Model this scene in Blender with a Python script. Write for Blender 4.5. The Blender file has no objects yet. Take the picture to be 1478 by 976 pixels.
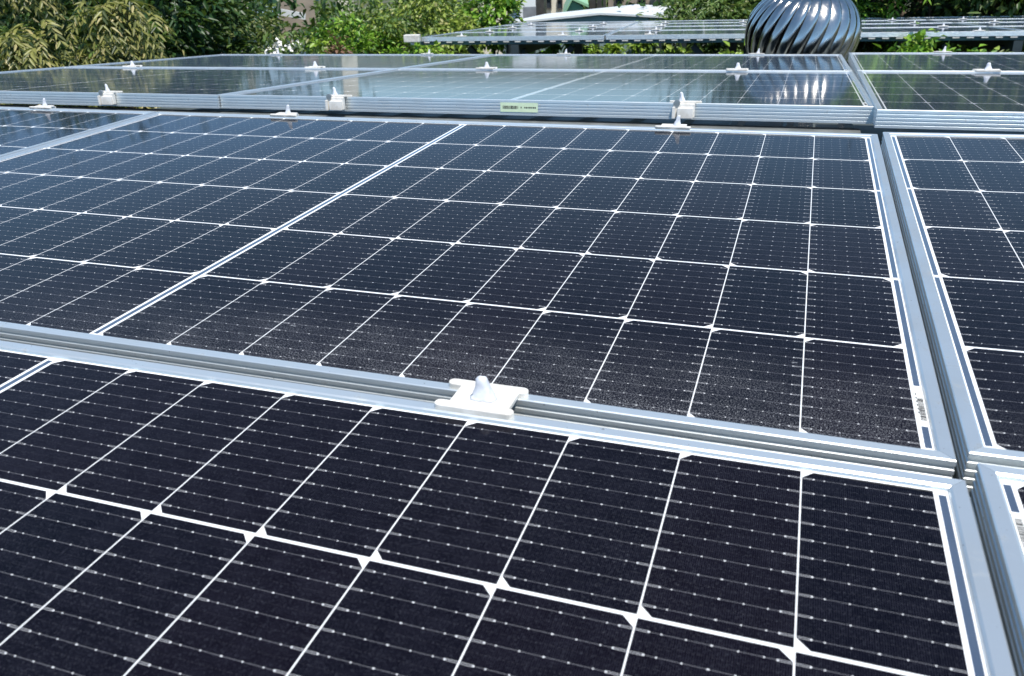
import bpy, bmesh, math, random
from mathutils import Vector, Matrix, Euler
import numpy as np
S = bpy.context.scene
COL = S.collection
R = math.radians
PI = math.pi

# ------------------------------------------------------------------ camera
CAM = Vector((-0.14536, -0.59671, 0.37933))
CROT = Euler((1.110757, 0.0391776, 0.3295079), 'XYZ')
cd = bpy.data.cameras.new('camera'); cam = bpy.data.objects.new('camera', cd); COL.objects.link(cam)
cam.location = CAM; cam.rotation_euler = CROT
cd.sensor_width = 36; cd.lens = 36 * 1178.06 / 1478; cd.clip_start = .02; cd.clip_end = 3000
cd.dof.use_dof = True; cd.dof.focus_distance = 1.4; cd.dof.aperture_fstop = 14
S.camera = cam
# ------------------------------------------------------------------ light
SUN_AZ = 138.0; SUN_EL = 66.0          # azimuth clockwise from +Y
w = bpy.data.worlds.new('World'); S.world = w; w.use_nodes = True
nt = w.node_tree; bg = nt.nodes['Background']
sky = nt.nodes.new('ShaderNodeTexSky'); sky.sky_type = 'NISHITA'; sky.sun_disc = False
sky.sun_elevation = R(SUN_EL); sky.sun_rotation = R(SUN_AZ); sky.dust_density = .3; sky.air_density = 1.0; sky.ozone_density = 1.6
# a clearer, bluer band of sky low down than the sky model gives
tc = nt.nodes.new('ShaderNodeTexCoord'); sx_ = nt.nodes.new('ShaderNodeSeparateXYZ'); nt.links.new(tc.outputs['Generated'], sx_.inputs[0])
mr = nt.nodes.new('ShaderNodeMapRange'); mr.interpolation_type = 'SMOOTHSTEP'; mr.inputs[1].default_value = .0; mr.inputs[2].default_value = .30
nt.links.new(sx_.outputs[2], mr.inputs[0])
tm = nt.nodes.new('ShaderNodeMix'); tm.data_type = 'RGBA'; tm.inputs[6].default_value = (.50, .80, 1.30, 1); tm.inputs[7].default_value = (.83, .98, .98, 1)
nt.links.new(mr.outputs[0], tm.inputs[0])
ml = nt.nodes.new('ShaderNodeMix'); ml.data_type = 'RGBA'; ml.blend_type = 'MULTIPLY'; ml.inputs[0].default_value = 1
nt.links.new(sky.outputs[0], ml.inputs[6]); nt.links.new(tm.outputs[2], ml.inputs[7])
nt.links.new(ml.outputs[2], bg.inputs[0]); bg.inputs[1].default_value = .13
sd = bpy.data.lights.new('sun', 'SUN'); sd.energy = 4.9; sd.angle = R(.53); sd.color = (1, .955, .88)
sun = bpy.data.objects.new('sun', sd); COL.objects.link(sun)
dv = Vector((math.sin(R(SUN_AZ)) * math.cos(R(SUN_EL)), math.cos(R(SUN_AZ)) * math.cos(R(SUN_EL)), math.sin(R(SUN_EL))))
sun.rotation_euler = dv.to_track_quat('Z', 'Y').to_euler()
S.view_settings.view_transform = 'Standard'; S.view_settings.look = 'None'
S.view_settings.exposure = .28; S.view_settings.gamma = 1
S.render.engine = 'CYCLES'

# ------------------------------------------------------------------ helpers
def px(u, v, dist):
    """world point on the photo's line of sight (1478 px wide photo) at a horizontal distance"""
    d = CROT.to_matrix() @ Vector(((u - 739) / 1178.06, -(v - 488) / 1178.06, -1))
    return CAM + d * (dist / math.hypot(d.x, d.y))
def tag(o, label=None, cat=None, group=None, kind=None):
    if label: o['label'] = label
    if cat: o['category'] = cat
    if group: o['group'] = group
    if kind: o['kind'] = kind
    return o
def empty(name, loc=(0, 0, 0), rot=(0, 0, 0)):
    o = bpy.data.objects.new(name, None); COL.objects.link(o); o.location = loc; o.rotation_euler = rot
    o.empty_display_size = .1
    return o
def mesh_obj(name, bm, mat, parent=None, smooth=False):
    me = bpy.data.meshes.new(name)
    bmesh.ops.recalc_face_normals(bm, faces=bm.faces)
    bm.to_mesh(me); bm.free()
    if smooth:
        for p in me.polygons: p.use_smooth = True
    me.materials.append(mat)
    o = bpy.data.objects.new(name, me); COL.objects.link(o)
    if parent: o.parent = parent
    return o
def box(bm, c, s, rot=None, bev=0):
    r = bmesh.ops.create_cube(bm, size=1)
    vs = r['verts']
    M = Matrix.Translation(c) @ (rot.to_4x4() if rot else Matrix.Identity(4)) @ Matrix.Diagonal((s[0], s[1], s[2], 1))
    bmesh.ops.transform(bm, matrix=M, verts=vs)
    if bev:
        es = list({e for v in vs for e in v.link_edges})
        bmesh.ops.bevel(bm, geom=es, offset=bev, segments=2, affect='EDGES', profile=.6)
def bar(bm, a, b, t, t2=None):
    a = Vector(a); b = Vector(b); d = b - a
    q = d.to_track_quat('Z', 'Y').to_matrix()
    box(bm, (a + b) / 2, (t, t2 or t, d.length), q)
def tube(bm, pts, rad, n=8):
    rings = []
    for i, p in enumerate(pts):
        p = Vector(p)
        d = (Vector(pts[min(i + 1, len(pts) - 1)]) - Vector(pts[max(i - 1, 0)])).normalized()
        q = d.to_track_quat('Z', 'Y').to_matrix()
        r = rad[i] if isinstance(rad, (list, tuple)) else rad
        rings.append([bm.verts.new(p + q @ Vector((r * math.cos(2 * PI * k / n), r * math.sin(2 * PI * k / n), 0))) for k in range(n)])
    for a, b in zip(rings, rings[1:]):
        for k in range(n): bm.faces.new((a[k], a[(k + 1) % n], b[(k + 1) % n], b[k]))
    bm.faces.new(rings[0][::-1]); bm.faces.new(rings[-1])
def copy_tree(o, parent=None):
    c = o.copy(); COL.objects.link(c)
    if parent: c.parent = parent
    for ch in list(o.children): copy_tree(ch, c)
    return c

# ---- shader expression helper
class X:
    nt = None
    def __init__(s, sock): s.s = sock
    @staticmethod
    def op(o, *a, clamp=False):
        n = X.nt.nodes.new('ShaderNodeMath'); n.operation = o; n.use_clamp = clamp
        for i, v in enumerate(a):
            if isinstance(v, X): X.nt.links.new(v.s, n.inputs[i])
            else: n.inputs[i].default_value = v
        return X(n.outputs[0])
    def __add__(s, o): return X.op('ADD', s, o)
    __radd__ = __add__
    def __sub__(s, o): return X.op('SUBTRACT', s, o)
    def __rsub__(s, o): return X.op('SUBTRACT', o, s)
    def __mul__(s, o): return X.op('MULTIPLY', s, o)
    __rmul__ = __mul__
    def __truediv__(s, o): return X.op('DIVIDE', s, o)
    def __lt__(s, o): return X.op('LESS_THAN', s, o)
    def __gt__(s, o): return X.op('GREATER_THAN', s, o)
    def abs(s): return X.op('ABSOLUTE', s)
    def floor(s): return X.op('FLOOR', s)
    def min(s, o): return X.op('MINIMUM', s, o)
    def max(s, o): return X.op('MAXIMUM', s, o)
def ss(v, a, b):
    n = X.nt.nodes.new('ShaderNodeMapRange'); n.interpolation_type = 'SMOOTHSTEP'
    X.nt.links.new(v.s, n.inputs[0]); n.inputs[1].default_value = a; n.inputs[2].default_value = b
    return X(n.outputs[0])
def mixc(f, a, b):
    n = X.nt.nodes.new('ShaderNodeMix'); n.data_type = 'RGBA'
    if isinstance(f, X): X.nt.links.new(f.s, n.inputs[0])
    else: n.inputs[0].default_value = f
    for k, c in ((6, a), (7, b)):
        if isinstance(c, X): X.nt.links.new(c.s, n.inputs[k])
        else: n.inputs[k].default_value = (*c, 1)
    return X(n.outputs[2])
def new_mat(name):
    m = bpy.data.materials.new(name); m.use_nodes = True; X.nt = m.node_tree
    return m, m.node_tree.nodes['Principled BSDF']
def noise(scale, detail=3, vec=None, rough=.5, dims='3D'):
    n = X.nt.nodes.new('ShaderNodeTexNoise'); n.inputs['Scale'].default_value = scale; n.inputs['Detail'].default_value = detail
    n.inputs['Roughness'].default_value = rough
    if vec is not None: X.nt.links.new(vec, n.inputs['Vector'])
    return X(n.outputs[0])
def objcoord(scale=None):
    t = X.nt.nodes.new('ShaderNodeTexCoord')
    if not scale: return t.outputs['Object']
    m = X.nt.nodes.new('ShaderNodeMapping'); m.inputs['Scale'].default_value = scale
    X.nt.links.new(t.outputs['Object'], m.inputs[0]); return m.outputs[0]
def setin(b, name, v):
    if isinstance(v, X): X.nt.links.new(v.s, b.inputs[name])
    elif isinstance(v, tuple): b.inputs[name].default_value = (*v, 1)
    else: b.inputs[name].default_value = v
def bump(b, h, strength, dist=.001):
    n = X.nt.nodes.new('ShaderNodeBump'); n.inputs['Strength'].default_value = strength; n.inputs['Distance'].default_value = dist
    X.nt.links.new(h.s, n.inputs['Height']); X.nt.links.new(n.outputs[0], b.inputs['Normal'])
def plain(name, c1, c2=None, rough=.6, metal=0, scale=8, bumpy=0, spec=.5, sc=None, bd=.002):
    m, b = new_mat(name)
    n = noise(scale, 4, objcoord(sc))
    setin(b, 'Base Color', mixc(ss(n, .3, .7), c1, c2 or tuple(x * .75 for x in c1)))
    setin(b, 'Roughness', rough); setin(b, 'Metallic', metal); b.inputs['Specular IOR Level'].default_value = spec
    if bumpy: bump(b, n, bumpy, bd)
    return m

# ------------------------------------------------------------------ panel materials
CW, CH, PXc, PYc = .091, .1817, .092, .1845
def laminate(name, flip, dusty, sheen=.012):
    m, b = new_mat(name)
    oc = objcoord()
    sep = X.nt.nodes.new('ShaderNodeSeparateXYZ'); X.nt.links.new(oc, sep.inputs[0])
    x = X(sep.outputs[0]); y = X(sep.outputs[1])
    ax = x.abs(); xl = ax - .007
    ci = (xl / PXc).floor(); f0 = xl - ci * PXc
    right = x > 0
    fx = right * f0 + (1 - right) * (CW - f0)
    yy = y + 3 * PYc; ri = (yy / PYc).floor(); fy = yy - ri * PYc - (PYc - CH) / 2
    par = X.op('MODULO', ri, 2.0)
    if flip: par = 1 - par
    d = par * fx + (1 - par) * (CW - fx)
    e = fy.min(CH - fy)
    cell = (f0 < CW) * (f0 > 0) * (e > 0) * (xl > 0) * (ax < .834) * (y.abs() < 3 * PYc) * ((d + e) > .0082)
    # wires, pads, forked ends
    k = (fy / (CH / 10)).floor(); by = (fy - (k + .5) * (CH / 10)).abs()
    en = fx.min(CW - fx)
    wire = (by < .00016) * (en > .0085)
    fork = ((by - .00062).abs() < .00016) * (en < .0085)
    def dot(p, r):
        q = en - p
        return (q * q + by * by) < r * r
    dots = dot(.0085, .0007).max(dot(.016, .00056)).max(dot(.0305, .00056)).max(dot(.0452, .00056))
    # fingers
    fi = X.op('SINE', x * (2 * PI / .00142))
    fing = ss(fi, .1, .95)
    # faint broken line half way between wires
    by2 = (fy - k * (CH / 10)).abs(); seg = X.op('SINE', x * (2 * PI / .0028)) > .2
    faint = (by2 < .0002) * seg
    cv = X.nt.nodes.new('ShaderNodeCombineXYZ')
    X.nt.links.new((ci * (right * 2 - 1)).s, cv.inputs[0]); X.nt.links.new(ri.s, cv.inputs[1])
    oi = X.nt.nodes.new('ShaderNodeObjectInfo'); X.nt.links.new(oi.outputs['Random'], cv.inputs[2])
    wn = X.nt.nodes.new('ShaderNodeTexWhiteNoise'); X.nt.links.new(cv.outputs[0], wn.inputs[0])
    rnd = X(wn.outputs[0])
    grain = noise(430, 4, oc, .85); g2 = noise(55, 4, oc, .6)
    c_dark = mixc(rnd, (.0004, .0010, .0036), (.0036, .0018, .0044))
    c = mixc(fing * (ss(g2, .3, .7) * .6 + .35), c_dark, (.020, .020, .030))
    c = mixc(ss(grain, .54, .64) * .5, c, (.036, .039, .050))
    c = mixc(faint * .15, c, (.3, .3, .33))
    c = mixc(wire * .27, c, (.55, .55, .6))
    c = mixc(fork * .6, c, (.7, .7, .73)); c = mixc(dots * .8, c, (.8, .8, .82))
    # ribbons
    rb = (ax < .0032).max((ax > .8372) * (ax < .8425) * ((y.abs() - PYc).abs() > .0035))
    rb = rb * (y.abs() < .548) * (1 - cell)
    lab = (x > .83) * (y < -.445)
    rb = rb * (1 - lab * (1 - (y < -.515)))
    white = mixc(noise(60, 3, oc), (.84, .85, .86), (.74, .75, .76))
    out = mixc(rb, white, mixc(noise(30, 3, oc), (.17, .22, .30), (.30, .35, .42)))
    c = mixc(cell, out, c)
    # dust: fine even film, more on the lower edge, wiped traces
    film = noise(3.5, 4, oc); sp = noise(520, 3, oc, .7)
    lowg = ss(y, -.38, -.56)
    dust = ss(sp, .56, .74) * ss(film, .35, .75) * .09 + ss(noise(150, 2, oc, .5), .80, .83) * .5
    streak = noise(14, 6, objcoord((1, 1.6, 1)), .65)
    fine = noise(700, 3, oc, .85)
    xg = ss(x, -.25, .35)
    low = lowg * ((ss(streak, .30, .8) * .8 + .25) * ss(fine, .53, .63) * .62) + ss(y + noise(40, 3, oc) * .012, -.5475, -.553) * .30
    dust = dust + low * ((.35 + .9 * xg) if dusty else .3)
    rr = ss((y + .455 + (noise(6, 4, oc) - .5) * .16).abs(), .022, .004) * ss(noise(70, 6, objcoord((1, 1.8, 1)), .8), .62, .66) * ss(fine, .35, .6) * xg * (.9 if dusty else 0)
    dust = X.op('ADD', dust, rr, clamp=True)
    c = mixc(dust, c, (.52, .53, .56))
    setin(b, 'Base Color', c)
    setin(b, 'Metallic', rb * .8)
    setin(b, 'Roughness', .06 + dust * .5 + ss(film, .4, .8) * .025)
    b.inputs['IOR'].default_value = 1.17 if sheen < .1 else 1.27
    b.inputs['Sheen Weight'].default_value = sheen; b.inputs['Sheen Roughness'].default_value = .35; b.inputs['Sheen Tint'].default_value = (.8, .86, .9, 1)
    wv = noise(260, 1, objcoord((1, 1, 1)))
    bump(b, wv, .02, .0006)
    return m
M = {}
M['lam_a'] = laminate('solar_glass_front', False, False)
M['lam_b'] = laminate('solar_glass_dusty', True, True)
M['lam'] = laminate('solar_glass', True, False)
M['lam_far'] = laminate('solar_glass_hazed', True, False, .17)
def alu_mat(name, col, rough=.36, ax=0):
    m, b = new_mat(name)
    sc = (3, 500, 500) if ax == 0 else (500, 3, 500)
    n = noise(3, 3, objcoord(sc)); n2 = noise(14, 5, objcoord())
    cl_ = mixc(ss(n2, .35, .75), col, tuple(v * .86 for v in col))
    n3 = noise(55, 6, objcoord(), .7); cl_ = mixc(ss(n3, .58, .70) * .35, cl_, (.38, .37, .34)); cl_ = mixc((noise(210, 2, objcoord()) > .74) * .6, cl_, (.2, .18, .15))
    setin(b, 'Base Color', cl_)
    setin(b, 'Metallic', .74); setin(b, 'Roughness', rough + ss(n2, .4, .7) * .1 + ss(n3, .55, .7) * .15)
    bump(b, n, .05, .0004)
    return m
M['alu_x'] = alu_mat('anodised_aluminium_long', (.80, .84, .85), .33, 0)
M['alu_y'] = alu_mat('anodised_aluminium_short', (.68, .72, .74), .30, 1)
M['sticker'] = plain('sticker_paper', (.74, .75, .74), (.66, .67, .66), .55, scale=60)
M['green_sticker'] = plain('pale_green_sticker', (.62, .74, .52), (.56, .68, .48), .5, scale=60)
M['ink'] = plain('label_ink', (.03, .03, .035), (.05, .05, .05), .5)
M['clampwhite'] = plain('white_painted_clamp', (.76, .74, .70), (.58, .55, .50), .42, scale=45, bumpy=.35, bd=.0008)
M['sealant'] = plain('white_silicone_sealant', (.66, .68, .73), (.54, .56, .62), .5, scale=120, bumpy=.5, bd=.001)
M['galv'] = plain('galvanised_steel', (.42, .44, .44), (.28, .30, .30), .45, .7, scale=25)
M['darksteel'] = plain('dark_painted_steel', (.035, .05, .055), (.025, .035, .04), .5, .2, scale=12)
M['roof'] = plain('weathered_roof_sheet', (.10, .12, .12), (.05, .06, .06), .6, .3, scale=6)
def chrome():
    m, b = new_mat('polished_stainless_steel')
    n = noise(7, 4, objcoord()); n2 = noise(60, 3, objcoord((1, 1, .1)))
    setin(b, 'Base Color', mixc(ss(n, .3, .7), (.68, .66, .63), (.50, .48, .46)))
    setin(b, 'Metallic', 1.0); setin(b, 'Roughness', .16 + ss(n2, .4, .8) * .12)
    bump(b, n, .12, .006)
    return m
M['chrome'] = chrome()

# ------------------------------------------------------------------ solar panel builder
HX, HY, ZT, ZB = .857, .567, .004, -.033
def rail_profile():
    p = [(.022, ZB), (0, ZB)]
    zs = ZB + .0035
    n = 4; step = (ZT - ZB - .007) / n
    for k in range(n):
        z0 = zs + k * step
        p += [(0, z0 + step * .20), (.0010, z0 + step * .27), (.0010, z0 + step * .60), (0, z0 + step * .67)]
    p += [(0, ZT - .0009), (.0009, ZT), (.0105, ZT), (.0122, ZT - .0012), (.0128, .0004), (.0025, .0004 - .003), (.0025, ZB + .0015), (.022, ZB + .0015)]
    return p
def rail(axis, sgn, parent):
    """one mitred side of the frame"""
    bm = bmesh.new(); prof = rail_profile(); L = HX if axis == 'x' else HY; O = HY if axis == 'x' else HX
    ends = []
    for s in (-1, 1):
        ring = []
        for d, z in prof:
            a = s * (L - d - .00015); o = sgn * (O - d)
            ring.append(bm.verts.new((a, o, z) if axis == 'x' else (o, a, z)))
        ends.append(ring)
    n = len(prof)
    for k in range(n): bm.faces.new((ends[0][k], ends[0][(k + 1) % n], ends[1][(k + 1) % n], ends[1][k]))
    bm.faces.new(ends[0]); bm.faces.new(ends[1][::-1])
    return mesh_obj('frame_rail', bm, M['alu_x'] if axis == 'x' else M['alu_y'], parent)
PANEL_MESH = {}
def solar_panel(origin_matrix, mat='lam', rot180=False, label=None, group=None, sticker=True):
    root = empty('solar_panel')
    Mx = origin_matrix @ (Matrix.Rotation(PI, 4, 'Z') if rot180 else Matrix.Identity(4))
    root.matrix_world = Mx
    root.location, q, _ = Mx.decompose(); root.rotation_mode = 'XYZ'; root.rotation_euler = q.to_euler()
    key = mat
    if key not in PANEL_MESH:
        bm = bmesh.new(); i = .0027
        vs = [bm.verts.new(p) for p in ((-HX + i, -HY + i, 0), (HX - i, -HY + i, 0), (HX - i, HY - i, 0), (-HX + i, HY - i, 0))]
        lo = [bm.verts.new((v.co.x, v.co.y, -.0045)) for v in vs]
        bm.faces.new(vs)
        bm.faces.new(lo[::-1])
        for k in range(4): bm.faces.new((vs[k], lo[k], lo[(k + 1) % 4], vs[(k + 1) % 4]))
        g = mesh_obj('cell_glass', bm, M[mat], root)
        PANEL_MESH[key] = g.data
    else:
        g = bpy.data.objects.new('cell_glass', PANEL_MESH[key]); COL.objects.link(g); g.parent = root
    if 'rails' not in PANEL_MESH:
        PANEL_MESH['rails'] = [rail('x', -1, root).data, rail('x', 1, root).data, rail('y', -1, root).data, rail('y', 1, root).data]
    else:
        for me in PANEL_MESH['rails']:
            o = bpy.data.objects.new('frame_rail', me); COL.objects.link(o); o.parent = root
    if sticker:
        if 'stick' not in PANEL_MESH:
            bm = bmesh.new(); box(bm, (.8397, -.4815, .0004), (.0076, .062, .0005)); s = mesh_obj('serial_label', bm, M['sticker'], root)
            bm = bmesh.new(); rnd = random.Random(4); yv = -.506
            while yv < -.468:
                wd = rnd.choice((.0004, .0007, .0011)); box(bm, (.8402, yv, .0008), (.0046, wd, .0003)); yv += wd + rnd.choice((.0006, .0009, .0013))
            for k in range(6): box(bm, (.8362 + .0011, -.462 - .0075 * k * .85, .0008), (.0008, .0028, .0003))
            t = mesh_obj('barcode', bm, M['ink'], s)
            PANEL_MESH['stick'] = (s.data, t.data)
        else:
            a, b2 = PANEL_MESH['stick']
            s = bpy.data.objects.new('serial_label', a); COL.objects.link(s); s.parent = root
            t = bpy.data.objects.new('barcode', b2); COL.objects.link(t); t.parent = s
    tag(root, label, 'solar panel', group)
    return root
def pose(x, y, z, rx, ry, rz):
    return Matrix.Translation((x, y, z)) @ Euler((rx, ry, rz), 'XYZ').to_matrix().to_4x4()
PB = pose(0, 0, 0, 0, 0, 0)
PA = pose(.00544, -1.15862, .00403, -.00327, -.00095, .00247)
PB2 = pose(-.00013, .00549, .00583, -.00219, -.01369, -.00129)
PC = pose(.00893, 1.38201, .00536, -.08403, -.003, .00478)
PC2 = pose(-.00422, 1.28286, .01787, -.08062, -.00574, -.00891)
PA2 = pose(.004, -1.1400, .0085, -.003, -.012, 0)
G1 = 'solar panels of the near roof array'
def at(P, x, y, z=0): return P @ Matrix.Translation((x, y, z))
cx = -.861; W = 1.720; DY = 1.154
solar_panel(at(PA, cx, HY), 'lam_a', False, 'nearest black solar panel filling the bottom of the view', G1)
solar_panel(at(PA, cx - W, HY), 'lam_a', False, 'black solar panel left of the nearest panel, at the lower left corner', G1)
solar_panel(at(PA2, -cx, HY), 'lam_a', True, 'black solar panel in the lower right corner with a barcode strip beside its cells', G1)
solar_panel(at(PB, cx, HY), 'lam_b', False, 'large black solar panel in the middle with dusty lower edge, behind the near white clamp', G1)
solar_panel(at(PB, cx - W, HY), 'lam', False, 'solar panel at the left edge beside the dusty middle panel', G1)
solar_panel(at(PB2, -cx, HY), 'lam_b', False, 'black solar panel at the right edge across the dark gap from the dusty middle panel', G1)
pc = solar_panel(at(PC, cx, HY), 'lam_far', False, 'solar panel with a pale green sticker on its ribbed front frame', G1)
solar_panel(at(PC, cx - W + .0045, HY - .009), 'lam_far', False, 'solar panel reflecting trees at the left, ribbed front frame ending at a joint', G1)
solar_panel(at(PC2, -cx, HY), 'lam_far', False, 'right hand solar panel with ribbed front frame reflecting green trees', G1)
solar_panel(at(PC, cx, HY + DY), 'lam_far', False, 'far solar panel just in front of the steel roof ventilator', G1)
solar_panel(at(PC, cx - W - .002, HY + DY), 'lam_far', False, 'far left solar panel at the back corner of the near array', G1)
solar_panel(at(PC2, -cx, HY + DY), 'lam_far', False, 'farthest right solar panel of the near array, right of the steel ventilator', G1)
# pale green sticker on the front frame
bm = bmesh.new(); sx = .022; box(bm, (sx + .012, -HY - .0007, -.0135), (.098, .0008, .0225)); st = mesh_obj('front_sticker', bm, M['green_sticker'], pc)
bm = bmesh.new(); rnd = random.Random(9); xx = sx - .030
while xx < sx + .010:
    wd = rnd.choice((.0006, .001, .0016)); box(bm, (xx, -HY - .0013, -.0135), (wd, .0004, .0075)); xx += wd + rnd.choice((.0008, .0012))
for k, wd in enumerate((.003, 0, .003, .0045, .003, .0045, .003, .0045, .004)):
    if wd: box(bm, (sx + .018 + k * .0046, -HY - .0013, -.0135), (wd * .8, .0004, .0034))
mesh_obj('printed_code', bm, M['ink'], st)

# ------------------------------------------------------------------ clamps
def outline_solid(pts, h, bev):
    bm = bmesh.new()
    lo = [bm.verts.new((x, y, 0)) for x, y in pts]; hi = [bm.verts.new((x, y, h)) for x, y in pts]
    bm.faces.new(lo[::-1]); top = bm.faces.new(hi); n = len(pts)
    for k in range(n): bm.faces.new((lo[k], lo[(k + 1) % n], hi[(k + 1) % n], hi[k]))
    bmesh.ops.bevel(bm, geom=list(top.edges), offset=bev, segments=3, affect='EDGES', profile=.6)
    return bm
def ear(xc, yc, r, a0, n=6):
    return [(xc + r * math.cos(a0 + PI * k / n), yc + r * math.sin(a0 + PI * k / n)) for k in range(n + 1)]
def blob(h, r, seed, lean=0):
    """tapered lump of sealant over the bolt"""
    bm = bmesh.new(); rnd = random.Random(seed); rings = []
    prof = [(1.25, 0), (1.15, .06), (1.0, .16), (.86, .32), (.72, .5), (.62, .68), (.55, .84), (.44, .95), (.22, 1.0)]
    N = 18
    ph = rnd.random() * 6
    for i, (rr, zz) in enumerate(prof):
        ring = []
        for k in range(N):
            a = 2 * PI * k / N
            q = r * rr * (1 + .10 * math.sin(2 * a + ph) + .07 * math.sin(3 * a + ph * 2 + zz * 3) + rnd.uniform(-.12, .12))
            ring.append(bm.verts.new((q * math.cos(a) + lean * zz * h, q * math.sin(a) * .9, zz * h + (rnd.uniform(-.02, .02) * h if i > 0 else 0))))
        rings.append(ring)
    for a, b in zip(rings, rings[1:]):
        for k in range(N): bm.faces.new((a[k], a[(k + 1) % N], b[(k + 1) % N], b[k]))
    bm.faces.new(rings[0][::-1]); bm.faces.new(rings[-1])
    return bm
def mid_clamp():
    root = empty('panel_clamp')
    r = .0052; f = .019; nr = -.019
    bm = bmesh.new()
    for x0, x1, yv in ((-.036, .031, f), (-.034, .030, nr)):
        q = outline_solid(ear(x0, yv, r, PI / 2) + ear(x1, yv, r, -PI / 2), .0052, .0013)
        me_ = bpy.data.meshes.new('t'); q.to_mesh(me_); q.free(); bm.from_mesh(me_); bpy.data.meshes.remove(me_)
    box(bm, (.001, 0, .0024), (.056, .041, .0046), None, .0009)
    pl = mesh_obj('plate', bm, M['clampwhite'], root, False)
    s = mesh_obj('sealant_lump', blob(.021, .0092, 3, -.05), M['sealant'], root, True)
    s.location = (.001, -.001, .0045)
    return root
def end_clamp(face_block):
    root = empty('end_clamp')
    r = .0045
    pts = ear(-.033, .005, r, PI / 2) + ear(.033, .005, r, -PI / 2)
    bm = outline_solid(pts, .0045, .0012); mesh_obj('grip_bar', bm, M['clampwhite'], root, True)
    bm = bmesh.new(); box(bm, (0, -.009, .0022), (.052, .0185, .0046), None, .001); box(bm, (0, -.0185, -.0155), (.050, .0105, .032), None, .0018)
    if face_block: box(bm, (-.0225, -.027, -.020), (.007, .008, .027), None, .0014); box(bm, (.004, -.0265, -.0205), (.036, .0085, .024), None, .0014)
    mesh_obj('clamp_block', bm, M['clampwhite'], root, False)
    s = mesh_obj('sealant_lump', blob(.021, .0062, 7, -.2), M['sealant'], root, True)
    s.location = (-.006, -.006, .004)
    if face_block:
        bm = bmesh.new()
        bmesh.ops.create_cone(bm, cap_ends=True, segments=20, radius1=.0075, radius2=.0075, depth=.006)
        bmesh.ops.rotate(bm, cent=(0, 0, 0), matrix=Matrix.Rotation(PI / 2, 3, 'X'), verts=bm.verts)
        b = mesh_obj('bolt_end', bm, M['galv'], root); b.location = (-.0165, -.0225, .0015)
    return root
def put(o, Mx):
    o.location, q, _ = Mx.decompose(); o.rotation_euler = q.to_euler()
XC = (-.385, -1.337)
mc = mid_clamp(); first = [True]
G2 = 'white clamps across the joints of the near array'
def place_mid(P, x, y, label, rz=0, s=1):
    o = mc if first[0] else copy_tree(mc); first[0] = False
    put(o, at(P, x, y, .0042) @ Matrix.Rotation(rz, 4, 'Z')); o.scale = (s, s, s)
    tag(o, label, 'clamp', G2); return o
place_mid(PB, -.388, -.0115, 'nearest white clamp plate with a sealant lump, bridging the frames in the foreground')
J = 1.144
place_mid(PC, XC[0], J, 'white clamp on the thin joint in front of the steel ventilator', .03)
place_mid(PC, XC[1], J, 'white clamp on the thin joint right of the bright diagonal frame rails', -.04)
place_mid(PC, XC[0] - W, J, 'white clamp on the thin joint, second from the left', .02)
place_mid(PC, XC[1] - W, J, 'leftmost white clamp on the thin joint, near the trees', .05)
place_mid(PC2, -XC[0], J, 'white clamp on the thin joint at the far right, right of the ventilator', -.02)
ec = end_clamp(True); ecb = end_clamp(False); f1 = [True]; f2 = [True]
G3 = 'white end clamps on the ribbed front frames'; G4 = 'white end clamps on the back edges of the panels'
def place_end(P, x, y, label, back=False, rz=0, dx=0):
    if back:
        o = ecb if f2[0] else copy_tree(ecb); f2[0] = False; Mx = at(P, x, y, .0042) @ Matrix.Rotation(PI + rz, 4, 'Z')
    else:
        o = ec if f1[0] else copy_tree(ec); f1[0] = False; Mx = at(P, x, y, .0042) @ Matrix.Rotation(rz, 4, 'Z')
    put(o, Mx); tag(o, label, 'clamp', G4 if back else G3); return o
place_end(PC, XC[0] - .032, .003, 'white end clamp with bolt on the ribbed frame, right of the green sticker')
place_end(PC, XC[1], .003, 'white end clamp block on the ribbed frame between the frame joint and the green sticker')
place_end(PC, XC[0] - W + .002, .003, 'leftmost white end clamp block on the ribbed frame, left of the frame joint')
place_end(PC, XC[1] - W, .003, 'white end clamp on the ribbed frame beyond the left edge')
place_end(PB, XC[0] - .012, HY * 2 - .003, 'low white bar clamp just below the bolted block clamp', True)
place_end(PB, XC[1], HY * 2 - .003, 'low white bar clamp with leaning sealant below the frame joint', True)
place_end(PB, XC[0] - W, HY * 2 - .003, 'leftmost low white bar clamp on the back edge of the left panel', True)
DB = HY * 2 + DY - .003
place_end(PC, XC[0], DB, 'small white clamp on the far edge before the steel ventilator', True)
place_end(PC, XC[1], DB, 'small white clamp on the far edge in front of the dark canopy posts', True)
place_end(PC, XC[0] - W, DB, 'small white clamp on the far edge below the white box at the canopy end', True)
place_end(PC, XC[1] - W, DB, 'small white clamp on the far edge in front of white flowers', True)
place_end(PC2, -XC[0], DB, 'small white clamp on the far edge right of the ventilator', True)

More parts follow.
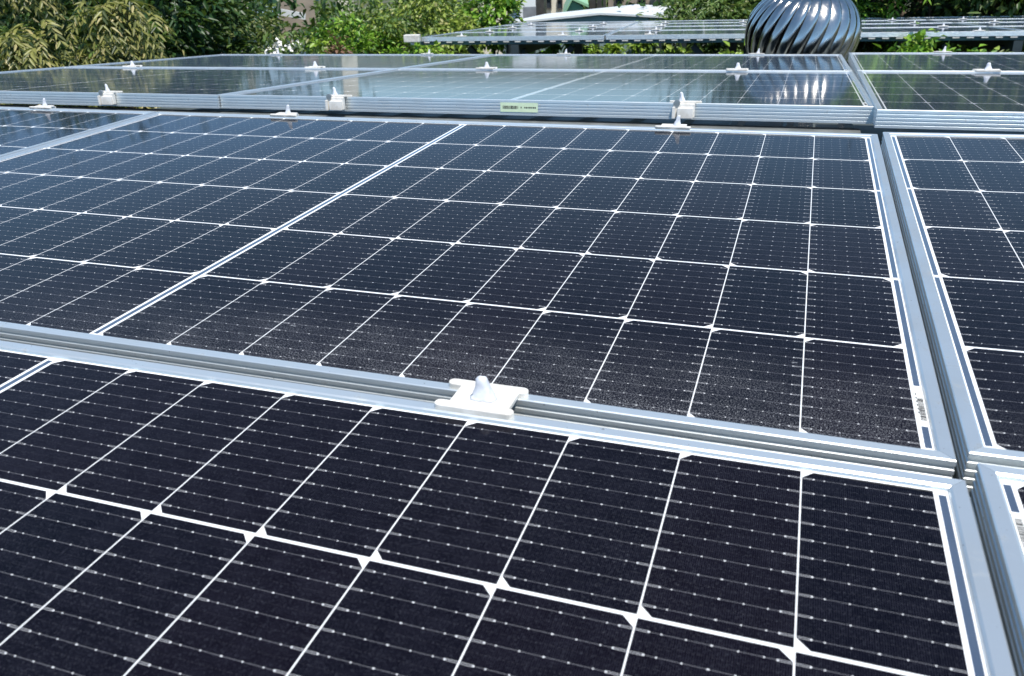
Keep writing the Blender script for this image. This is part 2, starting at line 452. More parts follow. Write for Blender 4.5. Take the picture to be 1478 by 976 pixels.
# ------------------------------------------------------------------ rails below the panels and the roof
G5 = 'steel rails under the panels'
def rail_thing(a, b, wdt, hgt, label):
    bm = bmesh.new(); a = Vector(a); b = Vector(b); d = b - a
    q = Matrix(((1, 0, 0), (0, 1, 0), (0, 0, 1)))
    x = d.normalized(); z = Vector((0, 0, 1)); yv = z.cross(x).normalized(); z = x.cross(yv)
    q = Matrix((x, yv, z)).transposed()
    L = d.length; c = (a + b) / 2; t = .003
    for off, s in (((0, 0, hgt / 2), (L, wdt, t)), ((0, -wdt / 2 + t, 0), (L, t, hgt - 2 * t)), ((0, wdt / 2 - t, 0), (L, t, hgt - 2 * t)),
                   ((0, -wdt * .36, -hgt / 2), (L, wdt * .28, t)), ((0, wdt * .36, -hgt / 2), (L, wdt * .28, t))):
        box(bm, Vector(off), s)
    o = mesh_obj('mounting_rail', bm, M['galv'])
    o.location = c; o.rotation_euler = q.to_euler(); tag(o, label, 'steel rail', G5)
rail_thing((-3.4, 1.36, -.072), (-.02, 1.378, -.070), .05, .05, 'grey steel rail in the slot below the frame with green sticker')
rail_thing((.02, 1.33, -.085), (1.72, 1.33, -.085), .05, .05, 'grey steel rail below the ribbed front frame at the right')
rail_thing((-3.4, 1.07, -.062), (-.02, 1.07, -.062), .045, .05, 'steel rail hidden below the back edge of the dusty middle panel')
rail_thing((-3.4, .1, -.062), (1.7, .1, -.062), .045, .05, 'steel rail below the front edge of the dusty middle panel')
rail_thing((-3.4, 2.52, -.16), (1.7, 2.52, -.16), .045, .05, 'steel rail below the thin joint between the far panels')
bm = bmesh.new()     # roof deck: ribbed sheet in two slopes
def roof_strip(y0, z0, y1, z1):
    xs = []; x = -3.9
    while x < 3.6:
        xs += [(x, 0), (x + .17, 0), (x + .19, .025), (x + .22, .025), (x + .24, 0)]; x += .25
    a = [bm.verts.new((x, y0, z0 + h)) for x, h in xs]; b = [bm.verts.new((x, y1, z1 + h)) for x, h in xs]
    for k in range(len(xs) - 1): bm.faces.new((a[k], a[k + 1], b[k + 1], b[k]))
roof_strip(-2.5, -.40, 1.25, -.30); roof_strip(1.25, -.30, 4.75, -.60)
ro = mesh_obj('roof', bm, M['roof']); tag(ro, kind='structure')
bm = bmesh.new(); box(bm, (-.15, 1.1, -2.7), (7.4, 7.0, 4.0))
hw = mesh_obj('building_wall', bm, plain('rendered_wall', (.3, .3, .28))); tag(hw, kind='structure')
bm = bmesh.new()
box(bm, (0, 0, 0), (.05, .04, .2)); box(bm, (0, 0, -.11), (.11, .09, .02))
lg = mesh_obj('rail_foot', bm, M['darksteel'])
for k, xx in enumerate((-3.2, -2.4, -1.5, -.9, -.45, .4, 1.3)):
    o = lg if k == 0 else lg.copy()
    if k: COL.objects.link(o)
    o.location = (xx, 1.30, -.20)
    tag(o, 'dark steel foot below the ribbed frames, %s from the left in the slot' % ('first', 'second', 'third', 'fourth', 'fifth', 'sixth', 'seventh')[k], 'steel foot', 'dark feet in the slot between panel rows')

# ------------------------------------------------------------------ turbine ventilator
def ventilator():
    c = px(1157.5, 47, 4.85)
    root = empty('roof_ventilator', (c.x, c.y, -.62))
    zc = c.z + .62
    Rm = .292
    bm = bmesh.new()     # a vane: strip curved from crown to neck, outer edge overlapping the next
    n = 14; A = []; Bv = []; N = 26
    dphi = 2 * PI / N
    for i in range(n + 1):
        t = i / n
        lat = R(58) - t * R(58 + 48)
        rr = Rm * (math.cos(lat) ** .75); zz = .215 * math.sin(lat) if lat > 0 else .235 * math.sin(lat)
        tw = .60 * (.45 - t) * (1 if t < 2 else 1)
        row = []
        for j in range(5):
            s = j / 4
            bow = math.sin(s * PI) * .012
            ra = rr * (1.0 - .13 * (1 - s) ** 1.5 * math.sin(min(1, t * 1.25) * PI * .5 + .3)) + bow * .6
            ph = (s - .5) * dphi * 1.45 + tw
            row.append(bm.verts.new((ra * math.sin(ph), -ra * math.cos(ph), zz)))
        A.append(row)
    for a, b in zip(A, A[1:]):
        for j in range(4): bm.faces.new((a[j], b[j], b[j + 1], a[j + 1]))
    v = mesh_obj('vane', bm, M['chrome'], root, True); v.location = (0, 0, zc)
    md = v.modifiers.new('thick', 'SOLIDIFY'); md.thickness = .0016; md.offset = 0
    for k in range(1, N):
        o = v.copy(); COL.objects.link(o); o.parent = root; o.rotation_euler = (0, 0, dphi * k)
    def lathe(prof, name, seg=64):
        bm = bmesh.new(); rings = []
        for r_, z_ in prof: rings.append([bm.verts.new((r_ * math.cos(2 * PI * k / seg), r_ * math.sin(2 * PI * k / seg), z_)) for k in range(seg)])
        for a, b in zip(rings, rings[1:]):
            for k in range(seg): bm.faces.new((a[k], a[(k + 1) % seg], b[(k + 1) % seg], b[k]))
        return mesh_obj(name, bm, M['chrome'], root, True)
    lathe([(.001, zc + .222), (.06, zc + .219), (.11, zc + .209), (.15, zc + .196), (.188, zc + .180), (.188, zc + .174), (.17, zc + .176)], 'crown_cap')
    lathe([(.215, zc - .165), (.222, zc - .165), (.226, zc - .185), (.226, zc - .20), (.215, zc - .20)], 'bottom_ring')
    lathe([(.21, zc - .19), (.21, zc - .32), (.25, zc - .36), (.42, zc - .42), (.42, zc - .425)], 'neck')
    bm = bmesh.new(); tube(bm, [(0, 0, zc - .3), (0, 0, zc + .24)], .012)
    mesh_obj('shaft', bm, M['darksteel'], root)
    tag(root, 'polished steel turbine ventilator with curved vanes behind the far panels', 'roof ventilator')
ventilator()

# ------------------------------------------------------------------ canopy array behind
cl = px(607, 54.5, 8.15); cr = px(1478, 45.5, 8.15)
dirx = (cr - cl); dirx.z = 0; yaw = math.atan2(dirx.y, dirx.x)
slope = -.070
PCn = Matrix.Translation((cl.x, cl.y, cl.z)) @ Euler((slope, (cl.z - cr.z) / dirx.length, yaw), 'XYZ').to_matrix().to_4x4()
G6 = 'solar panels on the canopy behind'
rows = ['front', 'second', 'third', 'back']; colsn = ['leftmost', 'second from the left', 'third from the left', 'fourth from the left', 'fifth from the left']
for r_ in range(4):
    for c_ in range(4):
        p = solar_panel(at(PCn, HX + .005 + c_ * 1.73, HY + .005 + r_ * 1.15), 'lam_far', False, '%s solar panel, %s row of the far canopy' % (colsn[c_], rows[r_]), G6, sticker=False)
G7 = 'white clamps on the canopy behind'
for r_ in range(4):
    for c_ in range(4):
        for s_, sn in ((.39, 'left'), (1.34, 'right')):
            o = copy_tree(mc); put(o, at(PCn, c_ * 1.73 + s_, (r_ * 1.15 - .004) if r_ else .032, .006)); o.scale = (1.15,) * 3
            tag(o, 'tiny clamp, %s half of %s panel, %s row, far canopy' % (sn, colsn[c_].replace(' from the left', ''), rows[r_]), 'clamp', G7)
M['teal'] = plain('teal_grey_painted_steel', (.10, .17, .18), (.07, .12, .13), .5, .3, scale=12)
can = empty('steel_canopy', (cl.x, cl.y, -4.5)); can.rotation_euler = (0, 0, yaw)
inv = (Matrix.Translation(can.location) @ Euler((0, 0, yaw)).to_matrix().to_4x4()).inverted()
def cp(x, y, z): return inv @ (PCn @ Vector((x, y, z)))
bm = bmesh.new()
bar(bm, cp(-.02, .045, -.050), cp(7, .045, -.050), .03, .03); mesh_obj('front_beam', bm, M['teal'], can)
bm = bmesh.new(); xx = .03
while xx < 6.9:
    L_ = .085; a = cp(xx, .012, -.0415); b = cp(xx + L_ * .62, .012, -.0415); bar(bm, a, b, .009, .012); xx += L_ * 1.28
mesh_obj('beam_tabs', bm, M['clampwhite'], can)
for yv in (1.2, 2.35, 3.5, 4.5):
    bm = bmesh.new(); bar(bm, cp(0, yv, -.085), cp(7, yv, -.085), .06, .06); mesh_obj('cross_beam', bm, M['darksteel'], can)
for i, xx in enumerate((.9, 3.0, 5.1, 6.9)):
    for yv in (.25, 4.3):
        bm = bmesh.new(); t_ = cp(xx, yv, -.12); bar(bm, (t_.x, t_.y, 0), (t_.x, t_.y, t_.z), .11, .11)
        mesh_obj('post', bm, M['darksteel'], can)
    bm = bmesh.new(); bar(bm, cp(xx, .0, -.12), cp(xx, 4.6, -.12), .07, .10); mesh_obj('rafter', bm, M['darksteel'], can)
    for s_ in (-1, 1):
        bm = bmesh.new(); bar(bm, cp(xx, .25, -.62), cp(xx + s_ * .5, .25, -.10), .05, .05); mesh_obj('brace', bm, M['darksteel'], can)
tag(can, 'dark steel canopy frame carrying solar panels behind the near array', 'canopy')
bm = bmesh.new(); box(bm, (0, 0, 0), (.15, .06, .065), None, .006); box(bm, (.0, .0, -.04), (.03, .03, .03))
jb = mesh_obj('junction_box', bm, M['clampwhite']); jb.location = px(595, 55.5, 8.1); jb.rotation_euler = (0, 0, yaw)
tag(jb, 'small white box at the left end of the canopy edge', 'junction box')
# slatted fence seen under the canopy
fx0 = px(735, 70, 13.2); fx1 = px(1120, 70, 13.2)
fr = empty('post_fence', (fx0.x, fx0.y, -4.5)); dvf = fx1 - fx0; n = 13
for k in range(n):
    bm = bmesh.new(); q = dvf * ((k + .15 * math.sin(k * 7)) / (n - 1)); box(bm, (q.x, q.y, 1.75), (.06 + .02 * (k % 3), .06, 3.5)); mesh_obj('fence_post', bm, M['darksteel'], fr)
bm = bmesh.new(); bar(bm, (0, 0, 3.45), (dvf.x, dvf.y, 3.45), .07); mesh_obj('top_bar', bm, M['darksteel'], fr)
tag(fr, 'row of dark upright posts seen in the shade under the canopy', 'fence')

# ------------------------------------------------------------------ ground
bm = bmesh.new()
vs = [bm.verts.new(p) for p in ((-900, -900, 0), (900, -900, 0), (900, 900, 0), (-900, 900, 0))]; bm.faces.new(vs)
gd = mesh_obj('ground', bm, plain('ground_soil_grass', (.05, .07, .025), (.10, .09, .06), .9, scale=.8)); gd.location = (0, 0, -4.5); tag(gd, kind='structure')

# ------------------------------------------------------------------ buildings
M['white_wall'] = plain('white_plaster', (.80, .82, .84), (.72, .74, .77), .8, scale=2)
M['cream_wall'] = plain('cream_plaster', (.76, .70, .58), (.66, .60, .48), .8, scale=3)
M['tan_wall'] = plain('tan_wall', (.34, .28, .22), (.26, .22, .18), .85, scale=4)
M['blue_wall'] = plain('pale_blue_tiles', (.42, .56, .68), (.36, .50, .62), .5, scale=3)
M['grey_green'] = plain('grey_green_cladding', (.22, .30, .29), (.18, .25, .24), .6, scale=5)
M['white_roof'] = plain('white_roof_sheet', (.66, .68, .69), (.58, .60, .61), .45, scale=3)
M['green_roof'] = plain('green_roof_sheet', (.30, .52, .30), (.24, .44, .26), .5, scale=3)
M['window'] = plain('dark_window_glass', (.03, .04, .05), (.05, .06, .07), .1, scale=2)
M['frame_dark'] = plain('dark_frame', (.05, .045, .04), (.08, .07, .06), .6)
def building(u0, u1, vtop, dist, mat, label, name='house', depth=5, windows=(), zt=None):
    a = px(u0, vtop, dist); b = px(u1, vtop, dist); d = b - a; L = math.hypot(d.x, d.y); yw = math.atan2(d.y, d.x)
    z = zt if zt is not None else (a.z + b.z) / 2
    root = empty(name, ((a.x + b.x) / 2, (a.y + b.y) / 2, -4.5), (0, 0, yw)); H = z + 4.5
    bm = bmesh.new(); box(bm, (0, depth / 2, H / 2), (L, depth, H)); mesh_obj('wall', bm, mat, root)
    bm = bmesh.new(); box(bm, (0, depth / 2, H + .05), (L - .02, depth - .02, .10)); mesh_obj('roof', bm, M['frame_dark'] if mat is M['tan_wall'] else M['white_roof'], root)
    for (u, v, ww, hh) in windows:
        p = px(u, v, dist); lx = ((p.x - a.x) * d.x + (p.y - a.y) * d.y) / L - L / 2; lz = p.z + 4.5
        bm = bmesh.new()
        for s in (-1, 1):
            box(bm, (lx + s * (ww / 2 + .012), -.03, lz), (.024, .06, hh)); box(bm, (lx, -.031, lz + s * (hh / 2 + .012)), (ww + .048, .06, .024))
        f = mesh_obj('window', bm, M['frame_dark'], root)
        bm = bmesh.new(); box(bm, (lx, -.012, lz), (ww, .02, hh)); mesh_obj('pane', bm, M['window'], f)
    tag(root, label, 'building'); return root, L
z0 = 1.0
building(694, 745, 6, 21, M['cream_wall'], 'pale cream wall of a house behind the green trees', depth=4, zt=-.85)
building(738, 776, 0, 19.5, M['white_wall'], 'white house with one small dark window above the canopy', depth=4, windows=((744, 10, .15, .13),), zt=-.7)
building(776, 835, 0, 23, M['cream_wall'], 'cream coloured house behind dark columns', depth=4, windows=((792, 5, .10, .22), (808, 6, .10, .2)), zt=-.85)
building(878, 975, 0, 22, M['tan_wall'], 'brownish wall with small dark windows beyond the white roof', depth=4, windows=((926, 4, .15, .12), (955, 3, .10, .3), (893, 5, .14, .24)), zt=-.95)
building(398, 452, 0, 16, M['tan_wall'], 'dark brown hut with pale eave behind the olive bush', 'hut', depth=3, zt=-.4)
building(358, 452, 0, 46, M['blue_wall'], 'tall pale blue block seen mirrored in the far left panels', 'tower_block', depth=8, zt=2.6)
building(346, 357, 0, 45, M['cream_wall'], 'narrow cream tower seen mirrored left of the pale blue block', 'tower', depth=3, zt=2.6)
building(487, 510, 0, 40, M['cream_wall'], 'slim cream tower seen mirrored right of the pale blue block', 'tower', depth=3, zt=2.4)
e0 = px(402, 17, 15.5); e1 = px(441, 24, 15.5)
bm = bmesh.new(); bar(bm, e0, e1, .10, .10); ev = mesh_obj('eave_board', bm, M['white_roof']); tag(ev, 'pale slanting eave beside the olive bush', 'eave')
# dark columns and grey railing by the white house
for (u, ww, mk, lb) in ((781, .18, 'frame_dark', 'dark column left of the cream house front'), (868, .16, 'frame_dark', 'dark column left of the brownish wall'), (856, .12, 'frame_dark', 'thin dark column right of the green shed')):
    p = px(u, 10, 18.5); bm = bmesh.new(); box(bm, (0, 0, 1.9), (ww, ww, 3.8)); o = mesh_obj('column', bm, M[mk]); o.location = (p.x, p.y, -4.5); tag(o, lb, 'column')
p0 = px(755, 24, 17.5); p1 = px(774, 24, 17.5); bm = bmesh.new(); box(bm, (0, 0, 0), ((p1 - p0).length, .1, .36))
o = mesh_obj('railing', bm, plain('grey_railing', (.25, .26, .28))); o.location = (p0 + p1) / 2; o.rotation_euler = (0, 0, .3); tag(o, 'grey balcony railing on the white house', 'railing')
# green roofed shed
def gable(u0, uc, u1, ve, vc, ve2, dist, depth, wallm, roofm, label, name, over=.18, th=.08, back=None):
    a = px(u0, ve, dist); c = px(uc, vc, dist); b = px(u1, ve2, dist)
    d = b - a; L = math.hypot(d.x, d.y); yw = math.atan2(d.y, d.x)
    root = empty(name, (a.x, a.y, -4.5), (0, 0, yw))
    xc_ = ((c.x - a.x) * d.x + (c.y - a.y) * d.y) / L
    za, zc_, zb = a.z + 4.5, c.z + 4.5, b.z + 4.5
    sh = 0
    if back:
        bk = px(*back) - c; sh = (bk.x * d.x + bk.y * d.y) / L; depth = (bk.y * d.x - bk.x * d.y) / L
    bm = bmesh.new(); pr = [(0, 0), (L, 0), (L, zb), (xc_, zc_), (0, za)]
    f = [bm.verts.new((x, 0, z)) for x, z in pr]; g = [bm.verts.new((x + sh, depth, z)) for x, z in pr]
    bm.faces.new(f); bm.faces.new(g[::-1])
    for k in range(5): bm.faces.new((f[k], g[k], g[(k + 1) % 5], f[(k + 1) % 5]))
    mesh_obj('wall', bm, wallm, root)
    bm = bmesh.new()
    for (xa, z1, xb, z2) in ((-over, za - over * (zc_ - za) / xc_, xc_, zc_), (xc_, zc_, L + over, zb)):
        v = [bm.verts.new(q) for q in ((xa, -over, z1 + .004), (xb, -over, z2 + .004), (xb + sh, depth + over, z2 + .004), (xa + sh, depth + over, z1 + .004))]
        u = [bm.verts.new((q.co.x, q.co.y, q.co.z + th)) for q in v]
        bm.faces.new(v[::-1]); bm.faces.new(u)
        for k in range(4): bm.faces.new((v[k], v[(k + 1) % 4], u[(k + 1) % 4], u[k]))
    mesh_obj('roof', bm, roofm, root)
    tag(root, label, 'building'); return root
gable(728, 866, 968, 36, 21, 27, 14, 5, M['grey_green'], M['white_roof'], 'low grey green building with bright white gable roof just behind the canopy', 'shed', .05, .03, back=(918, 13, 15.3))
gable(818, 826, 842, 16, 0, 11, 17, 3, M['green_roof'], M['green_roof'], 'small green metal shed between the houses', 'shed', .1, .05)

# ------------------------------------------------------------------ foliage
def leaf_mat(name, ca, cb, cc=None):
    m, b = new_mat(name)
    g = X.nt.nodes.new('ShaderNodeNewGeometry'); r = X(g.outputs['Random Per Island'])
    c = mixc(ss(r, 0, .7), ca, cb)
    if cc: c = mixc(ss(r, .82, .98), c, cc)
    setin(b, 'Base Color', c); setin(b, 'Roughness', .42); b.inputs['Specular IOR Level'].default_value = .45
    tr = X.nt.nodes.new('ShaderNodeBsdfTranslucent'); X.nt.links.new(mixc(.5, c, (.16, .26, .03)).s, tr.inputs[0])
    mx = X.nt.nodes.new('ShaderNodeMixShader'); mx.inputs[0].default_value = .28
    X.nt.links.new(b.outputs[0], mx.inputs[1]); X.nt.links.new(tr.outputs[0], mx.inputs[2])
    X.nt.links.new(mx.outputs[0], X.nt.nodes['Material Output'].inputs[0])
    return m
LM = {
 'olive': leaf_mat('olive_yellow_leaves', (.022, .045, .012), (.26, .26, .07), (.42, .36, .16)),
 'dark': leaf_mat('dark_green_leaves', (.010, .030, .010), (.03, .08, .02), (.12, .18, .05)),
 'mid': leaf_mat('mid_green_leaves', (.035, .08, .018), (.13, .21, .045), (.20, .22, .07)),
 'bright': leaf_mat('bright_green_leaves', (.03, .11, .012), (.20, .38, .03), (.34, .44, .09)),
 'lime': leaf_mat('lime_green_leaves', (.14, .27, .02), (.26, .38, .04), (.34, .42, .08)),
 'oliveg': leaf_mat('olive_green_leaves', (.08, .115, .03), (.15, .19, .055), (.24, .24, .10)),
}
M['bark'] = plain('bark', (.10, .075, .05), (.05, .038, .028), .9, scale=20, bumpy=.6, bd=.01)
LM['yellowg'] = leaf_mat('yellowish_green_leaves', (.05, .10, .015), (.27, .35, .05), (.42, .40, .16))
LM['rust'] = leaf_mat('reddish_brown_leaves', (.12, .06, .04), (.26, .15, .10))
def rand_unit(rg, n):
    v = rg.normal(size=(n, 3)); return v / np.linalg.norm(v, axis=1)[:, None]
def leaf_mesh(name, centers, dirs, ups, length, width, mat, parent, fold=.25):
    """each leaf: 6-vertex folded blade"""
    n = len(centers); d = dirs / np.linalg.norm(dirs, axis=1)[:, None]
    s = np.cross(d, ups); s /= (np.linalg.norm(s, axis=1)[:, None] + 1e-9); u = np.cross(s, d)
    L = length[:, None]; Wd = width[:, None]
    P = np.empty((n, 6, 3))
    P[:, 0] = centers; P[:, 1] = centers + d * L * .35 + s * Wd * .5 + u * Wd * fold; P[:, 2] = centers + d * L * .7 + s * Wd * .36 + u * Wd * fold * .5 - u * L * .05
    P[:, 3] = centers + d * L - u * L * .14
    P[:, 4] = centers + d * L * .7 - s * Wd * .36 + u * Wd * fold * .5 - u * L * .05; P[:, 5] = centers + d * L * .35 - s * Wd * .5 + u * Wd * fold
    V = P.reshape(-1, 3); me = bpy.data.meshes.new(name)
    base = np.arange(n)[:, None] * 6
    F = np.concatenate([base + np.array([[0, 1, 2, 3]]), base + np.array([[0, 3, 4, 5]])], 0).astype(np.int32)
    me.vertices.add(len(V)); me.vertices.foreach_set('co', V.astype(np.float32).ravel())
    me.loops.add(F.size); me.loops.foreach_set('vertex_index', F.ravel())
    me.polygons.add(len(F)); me.polygons.foreach_set('loop_start', np.arange(len(F), dtype=np.int32) * 4)
    me.update(calc_edges=True); me.materials.append(mat)
    o = bpy.data.objects.new(name, me); COL.objects.link(o)
    if parent: o.parent = parent
    return o
def crown_points(rg, c, r, ncl, npc, clr, fill=.55):
    v = rand_unit(rg, ncl); rad = fill + (1 - fill) * rg.random(ncl) ** .6
    rad *= 1 + .16 * np.sin(v[:, 0] * 5 + c[0]) * np.cos(v[:, 2] * 6 + c[1])
    cc = np.array(c) + v * rad[:, None] * np.array(r)
    clrs = clr * (0.6 + .8 * rg.random(ncl))
    idx = np.repeat(np.arange(ncl), npc)
    off = rg.normal(size=(len(idx), 3)) * clrs[idx][:, None] * .55
    off[:, 2] *= .6
    return cc[idx] + off, v[idx], cc, off
def tree(u, dist, halfw, ztop, zbot, kind, mat, n, label, leaf=(.10, .045), seed=1, cl=.28, name='tree', depthw=None, droop=.4, group=None, ncl=None, base=-4.5):
    rg = np.random.default_rng(seed)
    p = px(u, 30, dist); root = empty(name, (p.x, p.y, base))
    zc = (ztop + zbot) / 2 - base; rz = (ztop - zbot) / 2; dw = depthw or halfw * .8
    bm = bmesh.new(); rnd = random.Random(seed)
    H = zc + rz * .3
    pts = [(rnd.uniform(-.06, .06) * k, rnd.uniform(-.06, .06) * k, H * k / 6) for k in range(7)]
    tr = max(.05, halfw * .07); tube(bm, pts, [tr * (1.25 - .14 * k) for k in range(7)], 9)
    for k in range(9):
        a = rnd.uniform(0, 2 * PI); h0 = max(.3, zc - rz * rnd.uniform(.0, .9)); st_ = Vector((0, 0, min(h0, H * .95)))
        e_ = Vector((math.cos(a) * halfw * .75, math.sin(a) * dw * .75, st_.z + rz * rnd.uniform(.1, .6)))
        mid = (st_ + e_) / 2 + Vector((0, 0, .08 * halfw)); tube(bm, [st_, mid, e_], [tr * .45, tr * .3, tr * .1], 6)
    mesh_obj('trunk', bm, M['bark'], root, True)
    ncl = ncl or max(30, n // (120 if kind == 'broad' else 60)); npc = n // ncl
    c, v, cc, off = crown_points(rg, (0, 0, zc), (halfw, dw, rz), ncl, npc, cl)
    m = len(c)
    if kind == 'broad':
        d = off + v * .1 + rg.normal(size=(m, 3)) * .12; d[:, 2] -= droop * np.linalg.norm(d, axis=1)
        up = rg.normal(size=(m, 3)) * .5 + np.array([0, 0, 1.0]) + v * .4
        ln = leaf[0] * (.6 + .8 * rg.random(m)); wd = leaf[1] * (.6 + .8 * rg.random(m))
        leaf_mesh('foliage', c, d, up, ln, wd, LM[mat], root)
    else:   # drooping fronds: leaflets along arching stems
        nf = m // 16
        ci = c[:nf]; a = rg.random(nf) * 2 * PI
        out = np.stack([np.cos(a), np.sin(a), 0 * a], 1) + v[:nf] * .8 + np.array([.25, -.35, 0]); out[:, 2] = rg.random(nf) * .3
        out /= np.linalg.norm(out, axis=1)[:, None]
        FL = leaf[0] * 3.6 * (.6 + .7 * rg.random(nf))
        C = []; D = []; U = []; Ln = []
        for j in range(16):
            t = (j // 2 + .5) / 8; sd_ = 1 if j % 2 else -1
            pos = ci + out * (FL * t)[:, None] + np.array([0, 0, -1.0]) * (FL * t * t * droop * 1.6)[:, None]
            dd = out + np.array([0, 0, -1.0]) * (2 * t * droop * 1.6); dd /= np.linalg.norm(dd, axis=1)[:, None]
            side = np.cross(dd, np.array([0, 0, 1.0])); side /= np.linalg.norm(side, axis=1)[:, None] + 1e-9
            C.append(pos); D.append(dd * .8 + side * sd_ * .55 + rg.normal(size=(nf, 3)) * .12); U.append(np.cross(side, dd) + rg.normal(size=(nf, 3)) * .2); Ln.append(leaf[0] * (1.1 - .5 * t) * (.8 + .4 * rg.random(nf)))
        C = np.concatenate(C); D = np.concatenate(D); U = np.concatenate(U); Ln = np.concatenate(Ln)
        leaf_mesh('foliage', C, D, U, Ln, Ln * leaf[1] / leaf[0], LM[mat], root, .15)
    tag(root, label, 'tree' if name == 'tree' else name.replace('_', ' '), group); return root
# left: drooping olive fronds, dark trees
tree(-60, 7.6, 1.25, .95, -2.6, 'frond', 'olive', 15000, 'tree with drooping yellow olive fronds at the far left', (.085, .022), 1, .28, droop=.75)
tree(85, 7.2, .95, .55, -2.6, 'frond', 'olive', 11000, 'lower olive tree with drooping fronds, sunlit, left of the dark foliage', (.085, .022), 2, .24, droop=.75)
tree(70, 7.9, .9, .4, -2.6, 'broad', 'mid', 1600, 'green leafy branches between the olive fronds', (.08, .03), 22, .16)
tree(60, 10.2, 1.9, 1.1, -2.8, 'broad', 'dark', 18000, 'dark green tree standing behind the olive fronds', (.11, .04), 3, .3)
tree(215, 8.6, .95, .7, -2.6, 'broad', 'dark', 14000, 'very dark green tree right of the olive fronds', (.09, .033), 4, .17)
tree(165, 7.9, .7, .25, -2.4, 'frond', 'mid', 3600, 'loose green branches hanging over the left array edge', (.07, .02), 5, .22, droop=.5)
tree(290, 9.4, .38, .35, -2.6, 'broad', 'dark', 6000, 'dark tree with pale hanging leaves left of the olive bush', (.09, .035), 6, .2)
tree(368, 10, .78, -.33, -2.7, 'broad', 'oliveg', 14000, 'rounded olive green bushy tree in front of the brown hut', (.065, .028), 7, .22)
tree(476, 10.2, .16, -.62, -1.6, 'broad', 'rust', 700, 'small reddish brown shrub between the lime shrub and the bright tree', (.06, .03), 30, .10, name='shrub')
tree(448, 9.6, .22, -.55, -2.2, 'broad', 'lime', 1500, 'small lime green shrub at the foot of the bright trees', (.07, .04), 8, .12, name='shrub')
tree(505, 11.5, 1.25, -.45, -3.0, 'broad', 'bright', 13000, 'bright green leafy tree left of the canopy corner', (.07, .038), 9, .20)
tree(598, 12.5, 1.05, -.45, -2.0, 'broad', 'yellowg', 10000, 'bright green tree with yellowish patches behind the canopy corner', (.07, .038), 10, .20)
tree(560, 12.2, .8, -.5, -3.0, 'broad', 'mid', 6000, 'darker green tree between the two bright trees', (.08, .04), 11, .22)
tree(705, 13.5, .42, -.35, -1.15, 'broad', 'bright', 1800, 'thin bright branch hanging in front of the cream wall', (.10, .055), 12, .18)
tree(470, 14.5, 2.0, -.7, -3.4, 'broad', 'dark', 10000, 'shaded dark tree behind the bright green leafy tree', (.11, .05), 13, .35)
# behind canopy
tree(1010, 14, 1.0, -.5, -2.6, 'broad', 'mid', 9000, 'dense green shrub tree right of the white gable roof', (.10, .035), 14, .25)
tree(1085, 13.6, .95, -.3, -2.6, 'frond', 'mid', 9000, 'feathery green tree left behind the ventilator', (.12, .03), 15, .3, droop=.3)
tree(1150, 15, 1.4, -.3, -2.6, 'broad', 'dark', 8000, 'dark tree directly behind the ventilator', (.14, .05), 16, .4)
tree(1262, 13.2, .8, 1.3, -2.8, 'frond', 'bright', 4500, 'bright palm like fronds just right of the ventilator', (.17, .04), 17, .4, droop=.45)
tree(1345, 14.2, 1.5, 2.1, -3, 'frond', 'mid', 11000, 'green feathery tree above the right part of the canopy', (.14, .035), 18, .45, droop=.4)
tree(1440, 14.6, 1.7, 2.4, -3, 'broad', 'dark', 12000, 'dark leafy tree at the top right corner', (.14, .05), 19, .4)
tree(1580, 14, 2.2, 2.6, -3, 'broad', 'mid', 12000, 'green tree beyond the right edge', (.14, .05), 20, .45)
tree(1330, 17.5, 3.0, 2.4, -3, 'broad', 'dark', 14000, 'tall dark tree furthest back at the right', (.18, .07), 21, .5)
# low growth under the canopy
G8 = 'green shrubs below the canopy'
for i, (u, dd, hw_, zt, mt, lb) in enumerate((
    (622, 7.85, .22, -.60, 'lime', 'yellow green shrub under the left end of the canopy'),
    (655, 11.6, .5, -.95, 'mid', 'green shrub behind the left canopy braces'),
    (722, 7.9, .13, -.64, 'lime', 'lime green shrub right of the first canopy post'),
    (800, 12.6, .8, -1.1, 'bright', 'green shrub behind the dark upright posts at their left end'),
    (905, 12.7, .9, -1.1, 'lime', 'green shrub behind the middle of the dark upright posts'),
    (1000, 12.5, .6, -1.0, 'dark', 'dark shrub under the canopy left of the yellow leaves'),
    (1056, 7.6, .11, -.58, 'lime', 'yellow green leaf tuft beside the ventilator'),
    (1322, 7.7, .26, -.56, 'bright', 'bright green shrub under the canopy right of the ventilator'),
    (1378, 7.7, .22, -.58, 'bright', 'bright shrub below the canopy with gaps of shade'),
    (1414, 7.8, .12, -.58, 'bright', 'small bright shrub near the right canopy post'),
    (1265, 11.8, .5, -.9, 'dark', 'dark shrub directly right of the ventilator base'),
    (1465, 7.9, .16, -.62, 'oliveg', 'olive shrub at the right end under the canopy'))):
    tree(u, dd, hw_, zt, zt - 1.0, 'broad', mt, int(1200 + 2600 * hw_), lb, (.07, .04) if dd < 9 else (.09, .05), 40 + i, .11, 'shrub', group=G8)
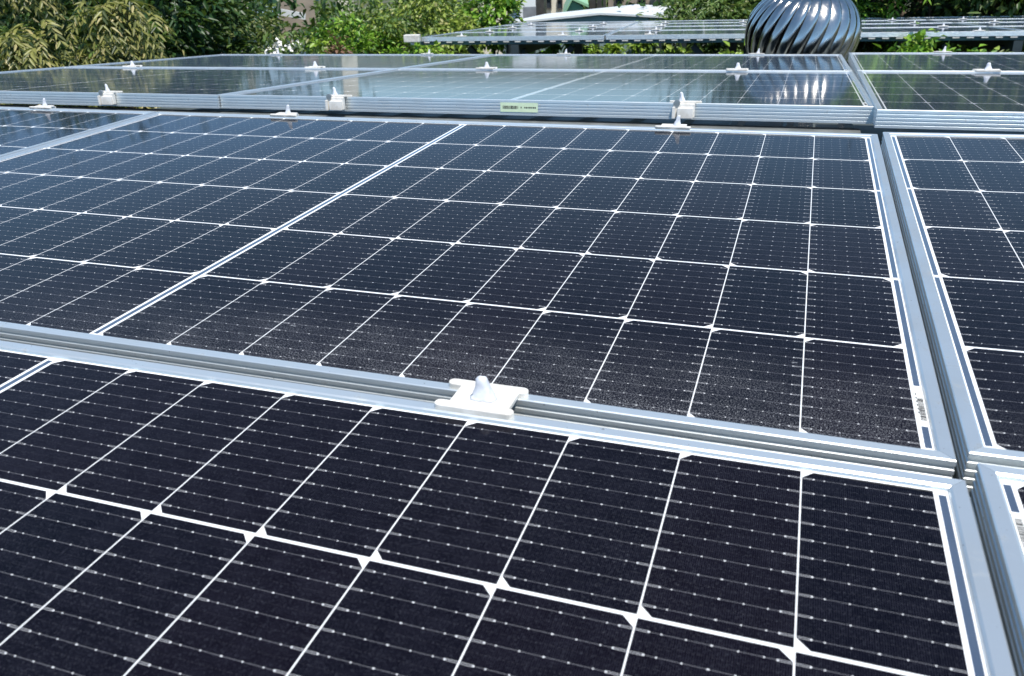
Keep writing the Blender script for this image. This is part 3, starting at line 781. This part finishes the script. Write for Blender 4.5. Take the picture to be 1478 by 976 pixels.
# distant woodland mass
rg = np.random.default_rng(77)
def woodland(name, u0, u1, dist, ztop, n, mat, seed, lf=.3):
    rg = np.random.default_rng(seed); a = px(u0, 30, dist); b = px(u1, 30, dist)
    ncl = n // 30; t = rg.random(ncl); base_ = np.array(a)[None] * (1 - t)[:, None] + np.array(b)[None] * t[:, None]
    top = ztop + .5 * np.sin(t * 23) + .35 * np.sin(t * 51 + 1)
    zz = -4.3 + (top + 4.3) * rg.random(ncl) ** .6
    base_[:, 2] = zz; base_[:, 0] += rg.normal(size=ncl) * .7; base_[:, 1] += rg.normal(size=ncl) * .9
    idx = np.repeat(np.arange(ncl), 30); c = base_[idx] + rg.normal(size=(len(idx), 3)) * .45; m = len(c)
    o = leaf_mesh(name, c, rg.normal(size=(m, 3)) - np.array([0, .2, .4]), rg.normal(size=(m, 3)) * .5 + np.array([0, 0, 1.]), lf * (.6 + .8 * rg.random(m)), lf * .45 * (.6 + .8 * rg.random(m)), LM[mat], None)
    tag(o, kind='stuff'); o['label'] = 'dark green woodland in the background'; o['category'] = 'woodland'; return o
woodland('woodland', -420, 290, 13, .7, 30000, 'dark', 1, .15)
woodland('woodland', 1080, 2100, 21, 2.6, 30000, 'dark', 2, .2)
woodland('woodland', 330, 1120, 33, -2.0, 26000, 'mid', 3, .25)
woodland('woodland', 960, 1150, 17, -.9, 9000, 'dark', 4, .16)
# white flowers in front of the bush
fl = empty('flowering_shrub', px(412, 70, 8.6)); rgf = np.random.default_rng(5)
pt = rgf.normal(size=(170, 3)) * np.array([.09, .08, .035]); m = len(pt)
leaf_mesh('blossom', pt, rgf.normal(size=(m, 3)), rgf.normal(size=(m, 3)) + np.array([0, -.5, 1]), np.full(m, .035), np.full(m, .035), plain('white_petals', (.82, .82, .80), (.75, .75, .72), .6), fl)
pt2 = rgf.normal(size=(700, 3)) * np.array([.16, .12, .10]) - np.array([0, 0, .1]); m = len(pt2)
leaf_mesh('foliage', pt2, rgf.normal(size=(m, 3)), rgf.normal(size=(m, 3)) + np.array([0, 0, 1]), np.full(m, .06), np.full(m, .03), LM['mid'], fl)
bm = bmesh.new()
for k in range(7):
    a = k * .9; bm_p = [(.02 * math.cos(a), .02 * math.sin(a), -(fl.location.z + 4.5) * -1 * 0 - (fl.location.z + 4.5)), (.05 * math.cos(a), .05 * math.sin(a), -.6), (.12 * math.cos(a), .1 * math.sin(a), -.05)]
    tube(bm, bm_p, [.012, .009, .004], 5)
mesh_obj('stem', bm, M['bark'], fl)
tag(fl, 'shrub with small white flowers at the far edge, below the olive bush', 'flowering shrub')
